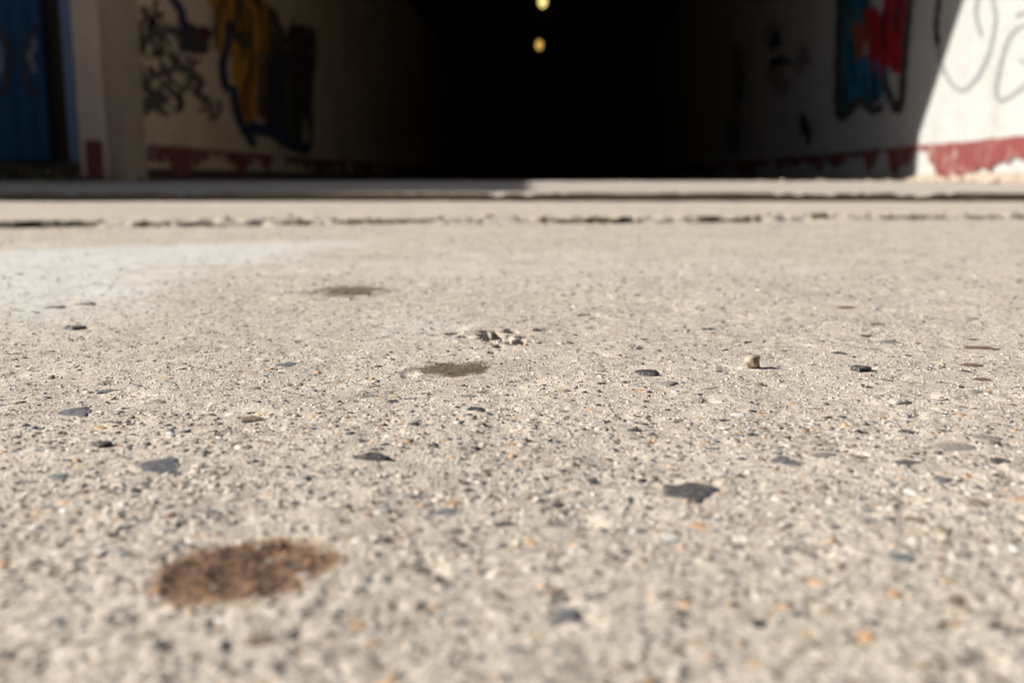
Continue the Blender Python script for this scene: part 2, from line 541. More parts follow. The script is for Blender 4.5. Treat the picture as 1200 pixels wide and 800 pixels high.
# wide ground under and around the pavement, out to the horizon
me = bpy.data.meshes.new('ground')
R = 900.0
me.from_pydata([(-R, -R, -0.02), (R, -R, -0.02), (R, R, -0.02), (-R, R, -0.02)], [], [(0, 1, 2, 3)])
obj('ground', me, MAT_GROUND, kind='structure', label='wide concrete ground stretching out around the pavement')

# kerb / threshold with the passage floor behind it
def kerb_mesh():
    x = np.concatenate([np.linspace(-9, -3.4, 30, endpoint=False), np.linspace(-3.4, 3.4, 340), np.linspace(3.45, 9, 30)])
    prof = [(0.055, -0.03), (0.055, 0.010), (0.05, 0.052), (0.0, 0.0535), (0.0, 0.0545), (0.004, 0.0560), (0.03, 0.057), (0.12, 0.059), (0.25, 0.063), (0.5, 0.071),
            (0.8, 0.078), (1.2, 0.088), (1.8, 0.095), (2.6, 0.099), (4, 0.100), (8, 0.100), (16, 0.100), (38, 0.100)]
    co, fs = [], []
    X = np.repeat(x[:, None], len(prof), 1).ravel()
    P = np.array(prof)
    D = np.tile(P[:, 0], len(x)); Z = np.tile(P[:, 1], len(x))
    edge = 0.025*vnoise(X, X*0+5.5, 0.7, 51)+0.02*vnoise(X, X*0+7.5, 0.11, 52)+0.012*vnoise(X, X*0+6.5, 0.05, 56)
    chip = np.clip(vnoise(X, X*0+2.5, 0.37, 53)+0.8*vnoise(X, X*0+3.5, 0.07, 57)+0.5*vnoise(X, X*0+4.5, 0.031, 58)-0.15, 0, 1)*0.022
    Y = Y_KERB + D + edge*np.exp(-D/0.2)
    Z = Z + (0.0035*vnoise(X, Y, 0.12, 54)+0.004*vnoise(X, Y, 0.5, 55)) - chip*np.exp(-(D/0.03)**2)
    n = len(prof)
    ii = np.arange(len(x)*n).reshape(len(x), n)
    f = np.stack([ii[:-1, :-1], ii[1:, :-1], ii[1:, 1:], ii[:-1, 1:]], -1).reshape(-1, 4)
    return big_mesh('kerb', np.stack([X, Y, Z], 1), f)
obj('kerb', kerb_mesh(), MAT_KERB, kind='structure', label='low worn concrete kerb and floor at the mouth of the passage')

# ------------------------------------------------------------------ underpass building
YF = 7.40                                     # plane of the facade
WR = on_depth(1075, 209, 8.0).x               # right wall
WL = on_depth(150, 205, 7.5).x                # left wall
ZC = 4.0
up = empty('underpass', (0, YF, 0.1), label='plastered underpass with a dark mouth between graffiti covered walls', category='underpass')
OFF = Vector(up.location)
def part(name, me, mat, parent=up, **p):
    o = obj(name, me, mat, None, **p)
    if parent is up:
        me.transform(__import__('mathutils').Matrix.Translation(-OFF))
        o.parent = up
    else:
        me.transform(__import__('mathutils').Matrix.Translation(-OFF))
        o.parent = parent
    return o
x_pA0 = on_depth(86, 80, YF).x
x_pA1 = on_depth(116, 80, YF).x
x_fr0 = on_depth(72, 80, YF).x
x_dr1 = on_depth(50, 80, YF+0.35).x
lw = part('side_wall', box_mesh('side_wall_left', WL-0.4, WL, YF+0.22, 42, -0.1, ZC+0.3), MAT_WALL_L, label='grimy cream left wall with black tags and an ochre piece')
rw = part('side_wall', box_mesh('side_wall_right', WR, WR+0.4, 4.3, 42, -0.1, ZC+0.3), MAT_WALL_R, label='whitewashed right wall, sunlit at its near end')
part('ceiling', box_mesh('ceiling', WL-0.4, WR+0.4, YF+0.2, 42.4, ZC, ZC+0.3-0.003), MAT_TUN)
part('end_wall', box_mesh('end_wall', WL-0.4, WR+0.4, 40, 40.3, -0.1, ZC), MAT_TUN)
part('lintel', box_mesh('lintel', x_pA1-0.3, WR+0.4, YF+0.003, YF+0.5, ZC+0.302, 6.2), MAT_FACADE)
part('hood', prism_mesh('hood', [(YF+0.002, ZC), (6.45, 5.23), (6.45, 5.6), (YF+0.002, 5.9)], WL-0.2, WR+0.3), MAT_FACADE)
part('corner_pier', box_mesh('corner_pier', x_pA0, x_pA1, YF, YF+0.5, -0.1, 6.2, 0.012), MAT_FACADE, label='cream corner pier beside the blue door')
part('corner_post', box_mesh('corner_post', x_pA1+0.002, WL+0.012, YF+0.05, YF+0.45, -0.1, 6.2, 0.010), MAT_POST, label='tan corner post at the mouth of the passage')
part('facade', box_mesh('facade', -9.5, x_pA0-0.002, YF+0.05, YF+0.5, 3.0, 6.2), MAT_FACADE)
part('gap_shade_backing', box_mesh('gap_shade_backing', -9.5, x_pA0+0.1, YF+0.503, YF+0.9, -0.1, 6.2), MAT_DIRT_SHADE)  # near-black colour paints deep shade into the gap beside the door
part('facade', box_mesh('facade', -9.5, -4.95, YF+0.052, YF+0.5, -0.1, 2.998), MAT_FACADE)
part('wing_wall', box_mesh('wing_wall', -4.75, -4.45, 4.20, YF+0.04, -0.1, 2.55), MAT_FACADE)
# blue door in its recess
door = part('door', box_mesh('door', -5.3, x_dr1, YF+0.36, YF+0.42, 0.26, 2.9), MAT_BLUE, label='dark blue metal door with black and pale sprayed loops')
part('door_frame', box_mesh('door_frame', x_fr0, x_pA0-0.003, YF+0.03, YF+0.16, 0.24, 2.99, 0.006), MAT_LBLUE, label='light blue door frame post')
part('doorstep', box_mesh('doorstep', -5.3, x_pA0-0.004, YF-0.02, YF+0.5, -0.1, 0.235, 0.01, 3, 0.012), MAT_DIRT_SHADE)
for px in (14, 34):
    p = on_depth(px, 80, YF+0.36)
    part('door_rib', box_mesh('door_rib', p.x-0.012, p.x+0.012, YF+0.345, YF+0.3605, 0.27, 2.88, 0.004), MAT_BLUE, door)

# ---- painted band low on the walls, with a ragged lower edge
def band_mesh(name, X, y0, y1, ztop, zlo, amp, seed, inward, gap=-2.0):
    ysb = np.arange(y0, y1, 0.02)
    lo = zlo + amp*vnoise(ysb, ysb*0+1.3, 0.55, seed) + amp*0.45*vnoise(ysb, ysb*0+4.3, 0.16, seed+1) + amp*0.2*vnoise(ysb, ysb*0+8.3, 0.05, seed+2)
    tp = ztop + 0.006*vnoise(ysb, ysb*0+6.3, 0.2, seed+3)
    g = vnoise(ysb, ysb*0+11.3, 0.9, seed+4)+0.25*vnoise(ysb, ysb*0+13.3, 0.2, seed+5)
    lo = np.minimum(lo + np.clip(gap-g, 0, 1)*0.15, tp-0.012)
    vs = [(X+inward*0.018, a, b) for a, b in zip(ysb, lo)] + [(X+inward*0.018, a, b) for a, b in zip(ysb, tp)]
    m = len(ysb)
    fs = [(i, i+1, m+i+1, m+i) for i in range(m-1)]
    me = bpy.data.meshes.new(name)
    me.from_pydata(vs, [], fs)
    return me
part('painted_band', band_mesh('band_right', WR, 4.35, 30, 0.37, 0.235, 0.17, 101, -1, -0.1), MAT_RED, rw)
part('painted_band', band_mesh('band_left', WL, YF+0.48, 30, 0.385, 0.24, 0.17, 111, 1, 0.05), MAT_RED, lw)
part('painted_band', box_mesh('pier_band', x_pA0+0.05, x_pA1-0.012, YF-0.004, YF+0.006, 0.10, 0.40), MAT_RED, up, label='red paint left at the foot of the corner pier')

part('plinth', box_mesh('plinth', WL-0.002, WL+0.016, YF+0.47, 30, 0.0, 0.20, 0.004), MAT_DIRT_SHADE, lw)
part('plinth', box_mesh('plinth', WR-0.014, WR+0.002, 4.35, 30, 0.0, 0.155, 0.004), MAT_BASE, rw)
# ---- graffiti: sprayed strokes and fills lying on the wall faces
def catmull(pts, n=8, closed=False):
    out = []
    P = [Vector((p[0], p[1])) for p in pts]
    m = len(P)
    rngi = range(m) if closed else range(m-1)
    for i in rngi:
        p0 = P[(i-1) % m] if (closed or i > 0) else P[0]
        p1 = P[i]; p2 = P[(i+1) % m]
        p3 = P[(i+2) % m] if (closed or i+2 < m) else P[-1]
        for k in range(n):
            t = k/n
            out.append(0.5*((2*p1)+(-p0+p2)*t+(2*p0-5*p1+4*p2-p3)*t*t+(-p0+3*p1-3*p2+p3)*t**3))
    if not closed: out.append(P[-1])
    return out

def wall_pt(x, y, X, off):
    p = on_wall(x, y, X)
    return (X+off, p.y, p.z)

def stroke(name, pts, w, X, inward, layer, mat, parent, **pr):
    c = catmull(pts, 7)
    vs, fs = [], []
    off = inward*(0.004+0.002*layer)
    for i, p in enumerate(c):
        a = c[max(0, i-1)]; b = c[min(len(c)-1, i+1)]
        t = (b-a)
        if t.length < 1e-6: t = Vector((1, 0))
        t.normalize()
        nrm = Vector((-t.y, t.x))
        e = min(1.0, 0.55+0.25*min(i, len(c)-1-i))
        ww = w*0.5*e*(1+0.18*math.sin(i*1.7+pts[0][0]))
        for s in (-1, 1):
            q = p+nrm*(ww*s)
            vs.append(wall_pt(q.x, q.y, X, off))
        if i: fs.append((2*i-2, 2*i-1, 2*i+1, 2*i))
    me = bpy.data.meshes.new(name)
    me.from_pydata(vs, [], fs)
    return part(name, me, mat, parent, **pr)

def fill(name, pts, X, inward, layer, mat, parent, rag=2.0, **pr):
    c = catmull(pts, 6, True)
    vs = []
    rag *= 1.8
    off = inward*(0.004+0.002*layer)
    for i, p in enumerate(c):
        q = p + Vector((random.uniform(-rag, rag)*0.5, random.uniform(-rag, rag)))
        vs.append(wall_pt(q.x, q.y, X, off))
    me = bpy.data.meshes.new(name)
    me.from_pydata(vs, [], [tuple(range(len(vs)))])
    bm = bmesh.new(); bm.from_mesh(me); bmesh.ops.triangulate(bm, faces=bm.faces[:]); bm.to_mesh(me); bm.free()
    return part(name, me, mat, parent, **pr)

# left wall: black tags
TAGS = [
    ([(165, 8), (172, 18), (180, 30), (186, 46)], 6), ([(154, 24), (160, 34), (164, 48), (160, 58)], 6), ([(186, 14), (178, 26), (174, 40), (182, 56)], 5),
    ([(196, 38), (204, 36), (212, 48), (214, 62)], 7), ([(160, 52), (168, 50), (166, 60), (160, 56)], 6), ([(176, 60), (184, 62), (190, 56), (186, 70)], 5),
    ([(174, 78), (182, 90), (190, 84), (188, 72)], 5), ([(198, 64), (204, 78), (196, 90), (204, 98)], 4.5), ([(214, 76), (222, 84), (232, 92), (238, 100)], 6),
    ([(216, 66), (226, 74), (234, 70)], 4), ([(236, 98), (232, 108), (238, 116), (243, 112)], 5), ([(158, 98), (164, 94), (172, 100), (160, 108), (158, 116)], 7),
    ([(164, 118), (174, 124), (168, 132), (162, 136)], 7), ([(174, 106), (182, 112), (190, 118), (196, 112)], 6), ([(180, 118), (186, 128), (196, 136)], 4),
    ([(196, 104), (206, 112), (212, 122), (206, 132)], 5), ([(214, 104), (210, 116), (214, 128)], 4), ([(254, 118), (258, 128), (252, 138), (246, 134)], 3.5),
    ([(186, 96), (194, 100), (200, 108)], 4), ([(226, 104), (230, 112), (236, 114)], 3.5)]
for pts, w in TAGS:
    stroke('spray_stroke', pts, w*1.45, WL, 1, 0, MAT_TAG, lw)
rt = random.Random(21)
for k in range(34):
    cx, cy = rt.uniform(156, 240), rt.uniform(8, 132)
    if 214 < cx and cy < 66: continue
    a = rt.uniform(0, 6.28); q = rt.uniform(5, 11)
    pts = [(cx+q*math.cos(a+t*1.25)*(.4+.25*t), cy+q*1.3*math.sin(a+t*1.25)*(.4+.25*t)) for t in range(4)]
    stroke('spray_stroke', pts, rt.uniform(2.5, 5), WL, 1, 0.2+0.02*k, MAT_TAG, lw)
# blue and black patch beside the tags
stroke('spray_stroke', [(198, -6), (206, 4), (212, 14), (214, 26), (216, 44)], 10, WL, 1, 0, MAT_NAVY, lw)
fill('spray_fill', [(218, 28), (232, 32), (244, 44), (244, 60), (232, 64), (220, 62), (213, 58), (216, 46)], WL, 1, 1, MAT_BLACK, lw)
fill('spray_fill', [(230, 34), (243, 32), (246, 44), (236, 50)], WL, 1, 2, MAT_MAROON, lw)
# ochre piece
fill('spray_fill', [(238, -8), (262, -8), (266, 20), (264, 60), (258, 72), (254, 40), (248, 10)], WL, 1, 1, MAT_YEL, lw)
fill('spray_fill', [(262, -10), (300, -10), (306, 20), (306, 60), (300, 100), (298, 140), (286, 144), (276, 120), (272, 80), (268, 40)], WL, 1, 1, MAT_YEL, lw)
fill('spray_fill', [(300, -10), (308, 4), (322, 14), (332, 40), (338, 70), (326, 110), (312, 140), (300, 130), (302, 90), (306, 50)], WL, 1, 2, MAT_OLI, lw)
fill('spray_fill', [(314, 66), (336, 62), (352, 90), (356, 130), (350, 172), (330, 160), (312, 146), (310, 110)], WL, 1, 3, MAT_SLATEP, lw)
fill('spray_fill', [(336, 36), (352, 28), (362, 48), (364, 100), (362, 150), (352, 120), (340, 80)], WL, 1, 4, MAT_MAROON, lw)
stroke('spray_stroke', [(266, 24), (266, 50), (260, 74), (262, 96), (266, 108)], 9, WL, 1, 5, MAT_NAVY, lw)
stroke('spray_stroke', [(272, 100), (276, 130), (284, 150), (298, 172)], 9, WL, 1, 6, MAT_NAVY, lw)
stroke('spray_stroke', [(288, 146), (300, 152), (318, 154), (334, 166), (350, 172), (362, 176)], 15, WL, 1, 7, MAT_NAVY, lw)
stroke('spray_stroke', [(292, -6), (304, 8), (318, 18), (326, 34), (336, 50), (352, 30)], 6, WL, 1, 8, MAT_BLACK, lw)
fill('spray_fill', [(278, 36), (292, 40), (290, 56), (280, 58)], WL, 1, 9, MAT_BLACK, lw)
stroke('spray_stroke', [(362, 30), (366, 60), (362, 110), (362, 176)], 6, WL, 1, 10, MAT_BLACK, lw)
stroke('spray_stroke', [(300, 60), (302, 100), (312, 140)], 3, WL, 1, 11, MAT_BLACK, lw)
stroke('spray_stroke', [(318, 40), (320, 80), (314, 120)], 3, WL, 1, 12, MAT_BLACK, lw)
for k, (x, y0, y1, w, m) in enumerate(((282, -6, 70, 4, MAT_OLI), (290, 10, 96, 3, MAT_BLACK), (274, -6, 50, 4, MAT_SLATEP), (296, 70, 136, 5, MAT_YEL), (308, -4, 60, 4, MAT_YEL), (326, 50, 130, 4, MAT_BLACK), (334, 90, 150, 4, MAT_OLI), (346, 60, 150, 5, MAT_BLACK), (318, 90, 150, 4, MAT_NAVY), (252, 0, 60, 3, MAT_SLATEP), (286, 90, 138, 4, MAT_RUSTP))):
    stroke('spray_stroke', [(x, y0), (x+2*math.sin(k), (y0*2+y1)/3), (x+3*math.cos(k), (y0+2*y1)/3), (x+1, y1)], w, WL, 1, 13+k*0.5, m, lw)
# right wall: red, teal and blue piece
fill('spray_fill', [(986, -10), (1018, -10), (1022, 40), (1008, 60), (990, 90), (983, 60)], WR, -1, 1, MAT_TEAL, rw)
fill('spray_fill', [(984, 70), (1006, 64), (1030, 66), (1042, 84), (1034, 116), (1022, 122), (1008, 118), (996, 128), (984, 126)], WR, -1, 2, MAT_AZURE, rw)
fill('spray_fill', [(1000, 28), (1014, 26), (1014, 60), (1004, 70)], WR, -1, 3, MAT_RUSTP, rw)
fill('spray_fill', [(1012, 20), (1024, 8), (1034, 20), (1042, -10), (1066, -10), (1065, 40), (1062, 76), (1046, 78), (1026, 72), (1018, 50)], WR, -1, 4, MAT_CRIM, rw)
stroke('spray_stroke', [(986, -8), (984, 60), (983, 124), (988, 138), (998, 128), (1010, 118), (1024, 130), (1036, 124)], 9, WR, -1, 5, MAT_BLACK, rw)
stroke('spray_stroke', [(1036, 92), (1042, 108), (1052, 130), (1058, 116), (1061, 70), (1066, 20), (1068, -8)], 8, WR, -1, 6, MAT_BLACK, rw)
stroke('spray_stroke', [(1102, -8), (1098, 30), (1100, 54)], 6, WR, -1, 1, MAT_BLACK, rw)
for k, (x, y0, y1, w, m) in enumerate(((1022, 60, 84, 5, MAT_CRIM), (1034, 66, 92, 4, MAT_CRIM), (1050, 66, 86, 5, MAT_CRIM), (1058, 60, 88, 4, MAT_CRIM), (994, 20, 80, 6, MAT_AZURE), (1002, 50, 100, 5, MAT_TEAL), (1016, 86, 124, 6, MAT_TEAL), (990, 90, 128, 6, MAT_TEAL), (1028, 84, 120, 5, MAT_NAVY), (1040, 10, 60, 5, MAT_MAROON), (1054, -6, 40, 6, MAT_MAROON), (1010, -6, 30, 6, MAT_AZURE), (1020, 20, 56, 4, MAT_RUSTP))):
    stroke('spray_stroke', [(x, y0), (x+2*math.sin(k*2), (y0*2+y1)/3), (x+3*math.cos(k), (y0+2*y1)/3), (x+1, y1)], w, WR, -1, 7+k*0.5, m, rw)
# sunlit end: thin grey loops
for pts, w in ([(1097, 40), (1103, 74), (1114, 96), (1126, 106), (1138, 100), (1152, 80), (1162, 54), (1167, 20), (1162, -8)], 4.5), \
              ([(1148, -8), (1144, 14), (1147, 30), (1151, 44)], 4), ([(1180, 50), (1172, 80), (1168, 104), (1172, 118), (1186, 112), (1204, 98), (1216, 80)], 5), \
              ([(1180, 50), (1190, 36), (1206, 28)], 4), ([(1194, 70), (1204, 74), (1216, 70)], 4), ([(1190, 20), (1204, 14), (1216, 16)], 4):
    stroke('spray_stroke', pts, w, WR, -1, 1, MAT_GREYL, rw)
# faint grime marks further in on the right wall
for (x, y, a, b) in ((908, 40, 10, 22), (866, 90, 9, 30), (940, 70, 10, 16), (945, 150, 8, 16), (915, 90, 16, 22), (860, 155, 12, 30)):
    fill('grime_mark', [(x+a*math.cos(t)*random.uniform(.6, 1.2), y+b*math.sin(t)*random.uniform(.6, 1.2)) for t in np.linspace(0, 2*math.pi, 9)[:-1]], WR, -1, 0, MAT_GRIME, rw, 5)
# door: loops
def door_stroke(pts, w, mat, layer):
    c = catmull(pts, 7); vs, fs = [], []
    for i, p in enumerate(c):
        a = c[max(0, i-1)]; b = c[min(len(c)-1, i+1)]
        t = (b-a).normalized(); nrm = Vector((-t.y, t.x))
        for s in (-1, 1):
            q = on_depth(p.x+nrm.x*w*.5*s, p.y+nrm.y*w*.5*s, YF+0.36)
            vs.append((q.x, YF+0.3425-0.002*layer, q.z))
        if i: fs.append((2*i-2, 2*i-1, 2*i+1, 2*i))
    me = bpy.data.meshes.new('spray_stroke'); me.from_pydata(vs, [], fs)
    part('spray_stroke', me, mat, door)
door_stroke([(-10, 30), (2, 36), (11, 54), (12, 80), (6, 104), (-6, 112)], 6, MAT_BLACK, 1)
door_stroke([(48, 30), (34, 48), (30, 74), (34, 100), (46, 108)], 6, MAT_BLACK, 1)
door_stroke([(-6, 46), (1, 56), (3, 74), (0, 92)], 6, MAT_DOORW, 2)
door_stroke([(40, 46), (42, 56), (36, 64), (40, 76), (42, 86)], 7, MAT_DOORW, 2)

# ------------------------------------------------------------------ lamps deep inside
def lamp(px, py, Y, col, s, label):
    p = on_depth(px, py, Y)
    z0 = p.z
    t = empty('ceiling_lamp', (p.x, Y, ZC), label=label, category='lamp', group='lit lamps deep in the passage')
    bm = bmesh.new()
    bmesh.ops.create_cone(bm, cap_ends=True, segments=20, radius1=0.13, radius2=0.10, depth=0.05)
    for v in bm.verts: v.co.z -= 0.027
    me = bpy.data.meshes.new('housing'); bm.to_mesh(me); bm.free()
    obj('housing', me, MAT_METAL, t)
    bm = bmesh.new()
    bmesh.ops.create_cone(bm, cap_ends=True, segments=10, radius1=0.012, radius2=0.012, depth=max(0.02, ZC-z0-0.12))
    for v in bm.verts: v.co.z -= 0.052+max(0.02, ZC-z0-0.12)/2
    me = bpy.data.meshes.new('stem'); bm.to_mesh(me); bm.free()
    obj('stem', me, MAT_METAL, t)
    bm = bmesh.new()
    bmesh.ops.create_uvsphere(bm, u_segments=20, v_segments=14, radius=0.08)
    for v in bm.verts: v.co.z = v.co.z*1.45 - (ZC-z0)
    me = bpy.data.meshes.new('globe'); bm.to_mesh(me); bm.free()
    me.shade_smooth()
    obj('globe', me, lamp_mat('lamp_glow', col, s), t)
lamp(636, 2, 20.3, (1.0, 0.78, 0.27), 0.85, 'brighter yellow globe lamp at the very top of the dark mouth')
lamp(632, 53, 25.5, (1.0, 0.58, 0.13), 0.5, 'dimmer amber globe lamp, the lower of the two in the dark')

# ------------------------------------------------------------------ stones set in the concrete
def stone_shape(seed, flat):
    rs = random.Random(seed)
    n = 13
    a0 = rs.uniform(0, 6.28)
    rad = [rs.uniform(0.78, 1.06)*(1+0.16*math.sin(2*6.283*i/n+seed)+0.10*math.sin(3*6.283*i/n+2.1*seed)) for i in range(n)]
    if flat: rad = [r*rs.uniform(0.82, 1.1) for r in rad]
    ring = lambda s, z, jz: [(math.cos(a0+2*math.pi*i/n)*rad[i]*s, math.sin(a0+2*math.pi*i/n)*rad[i]*s, z+rs.uniform(-jz, jz)) for i in range(n)]
    vs = ring(0.62, 0.30, 0.05) + ring(0.92, 0.16, 0.06) + ring(1.0, -0.10, 0.02) + ring(0.9, -0.55, 0.0)
    vs.append((rs.uniform(-.1, .1), rs.uniform(-.1, .1), 0.33))
    fs = []
    for k in range(3):
        for i in range(n):
            fs.append((k*n+i, (k+1)*n+i, (k+1)*n+(i+1) % n, k*n+(i+1) % n))
    fs += [(len(vs)-1, i, (i+1) % n) for i in range(n)]
    return vs, fs
SHAPES = {}
for k in STONE_COL:
    for s in range(6):
        vs, fs = stone_shape(s*13+5, s % 2)
        me = bpy.data.meshes.new('stone_'+STONE_COL[k][0])
        me.from_pydata(vs, [], fs)
        bm = bmesh.new(); bm.from_mesh(me); bmesh.ops.recalc_face_normals(bm, faces=bm.faces[:]); bm.to_mesh(me); bm.free()
        if s % 2 == 0: me.shade_smooth()
        me.materials.append(MAT_STONE[k])
        SHAPES[k, s] = me

placed = []
def add_stone(x, y, rx, ry, key, lift=0.0, rot=None, thick=None):
    gx = x + rx*0.75*np.array([0, 1, -1, 0, 0, .7, -.7, .7, -.7])
    gy = y + ry*0.75*np.array([0, 0, 0, 1, -1, .7, .7, -.7, -.7])
    gz = ground_z(gx, gy)
    z = float(np.mean(gz)*0.5+np.max(gz)*0.5)
    o = bpy.data.objects.new('stone', SHAPES[key, random.randrange(6)])
    C.objects.link(o)
    o.parent = apron
    th = thick or min(rx, ry, 0.006)*0.62
    o.location = (x, y, z + lift - th*0.22)
    o.scale = (rx, ry, th)
    o.rotation_euler = (random.uniform(-.06, .06), random.uniform(-.06, .06), random.uniform(-.5, .5) if rot is None else rot)
    placed.append((x, y, max(rx, ry)))
    return o

# (px, py, width px, kind[, height px])
HAND = [
 (62,359,28,'G'),(98,355,25,'P'),(88,383,26,'D'),(18,413,14,'D'),(337,428,28,'S'),(127,457,30,'S'),(88,481,48,'S'),(297,455,20,'G'),(294,493,28,'B'),
 (191,443,12,'Y'),(295,370,8,'D'),(395,447,10,'O'),(81,425,10,'D'),(214,433,12,'D'),(186,471,18,'G'),(255,408,10,'D'),(285,407,12,'D'),(135,467,12,'D'),(118,500,14,'O'),
 (8,395,14,'B'),(3,474,12,'S'),(758,436,30,'D'),(557,481,26,'D'),(548,466,22,'G'),(741,505,20,'D'),(693,481,12,'O'),(461,463,14,'Y'),(461,471,18,'D'),(437,454,20,'G'),
 (434,464,28,'G'),(704,449,14,'D'),(781,448,26,'G'),(537,411,9,'B'),(530,416,12,'S'),(471,396,9,'O'),(749,408,15,'D'),(658,459,12,'O'),(697,361,14,'D'),(682,368,14,'D'),
 (661,483,14,'G'),(1016,393,22,'D'),(1041,401,28,'S'),(985,413,22,'D'),(1009,435,24,'D'),(992,398,18,'G'),(1036,446,18,'G'),(1053,472,24,'P'),(1148,408,44,'R'),
 (1139,428,30,'R'),(1149,444,25,'R'),(1141,458,22,'G'),(1131,435,13,'D'),(1024,409,16,'G'),(964,399,12,'D'),(989,360,28,'R'),(1030,378,18,'D'),(930,472,11,'O'),
 (891,484,14,'O'),(864,486,22,'W'),(849,492,16,'D'),(1063,507,20,'D'),(1126,487,14,'O'),(1186,475,12,'R'),(876,400,14,'D'),(844,434,10,'D'),(832,454,18,'G'),
 (921,451,18,'P'),(1154,515,36,'G'),(884,509,18,'D'),(1141,397,16,'D'),(832,384,20,'D'),(845,361,14,'G'),(817,396,10,'D'),(1137,372,24,'G'),(1095,372,16,'G'),
 (190,547,68,'S'),(122,525,18,'D'),(35,568,26,'G'),(67,561,30,'S'),(147,620,24,'D'),(430,540,45,'D'),(522,603,34,'S'),(530,592,24,'O'),(590,616,26,'D'),
 (102,760,20,'D'),(260,785,22,'D'),(305,757,40,'B'),(362,786,22,'D'),(445,593,16,'B'),(420,737,20,'O'),(245,602,20,'S'),(210,605,10,'D'),(57,595,20,'G'),
 (135,647,12,'G'),(430,667,16,'G'),(197,642,16,'G'),(140,537,16,'G'),(102,560,12,'D'),(477,562,12,'D'),(545,567,18,'D'),(357,679,20,'P'),
 (812,577,68,'D'),(920,540,38,'S'),(965,535,30,'G'),(1065,545,34,'D'),(1105,562,24,'S'),(1120,525,60,'G'),(1065,575,18,'W'),(652,592,20,'D'),(820,615,24,'O'),
 (785,629,22,'W'),(620,636,16,'O'),(662,722,42,'S'),(957,683,20,'O'),(1047,695,26,'O'),(1015,745,30,'O'),(1122,703,32,'B'),(1122,727,20,'O'),(937,720,22,'D'),
 (1027,729,20,'D'),(652,695,28,'B'),(842,780,30,'G'),(795,760,24,'B'),(952,650,16,'D'),(1110,637,18,'B'),(1020,610,26,'G'),(1072,610,30,'B'),(1057,655,36,'S'),
 (1147,590,30,'B'),(1195,585,20,'O'),(1175,542,28,'D'),(650,670,34,'G'),(855,672,22,'G'),(840,645,16,'G'),(750,755,30,'P'),(945,742,18,'O'),(605,762,24,'S'),
 (792,555,20,'G'),(1165,520,18,'D'),(318,660,16,'B'),(250,690,14,'B'),(40,510,14,'G'),(600,522,14,'O'),(690,545,16,'G'),(390,590,14,'P'),(560,700,26,'P'),(480,690,22,'P')]
LIFT = {(1009, 435): .0022, (758, 436): .0012, (98, 355): .0025, (88, 383): .0015, (122, 525): .0018, (1053, 472): .001, (812, 577): .0006, (294, 493): .001}
for h in HAND:
    px, py, w, key = h
    p = on_ground(px, py)
    sc = (on_ground(px+1, py)-p).length
    rx = w*0.55*sc
    ry = rx*random.uniform(0.9, 1.25)
    if w > 50 and key in 'RG': ry = rx*0.7
    add_stone(p.x, p.y, rx, ry, key, LIFT.get((px, py), 0.0), rot=random.uniform(-.3, .3))
N_OWN = 292
tries = 0
while len(placed) < N_OWN and tries < 6000:
    tries += 1
    px, py = random.uniform(5, 1195), random.uniform(400, 795)
    if random.random() > 0.25+0.75*(py-400)/400: continue
    p = on_ground(px, py)
    sc = (on_ground(px+1, py)-p).length
    w = random.choice((10, 11, 12, 14, 16))*(1+0.8*(py-400)/400)
    rx = w*0.5*sc
    if any((p.x-a)**2+(p.y-b)**2 < (rx+c)**2*1.3 for a, b, c in placed): continue
    if ((p.x-RUST[0])/RUST[2])**2+((p.y-RUST[1])/RUST[3])**2 < 1.3: continue
    if ((p.x-DARK1[0])/DARK1[2])**2+((p.y-DARK1[1])/DARK1[3])**2 < 1.4: continue
    key = random.choices('DSGOWRYBP', (10, 9, 28, 7, 4, 4, 2, 14, 30))[0]
    add_stone(p.x, p.y, rx, rx*random.uniform(.65, 1.0), key)

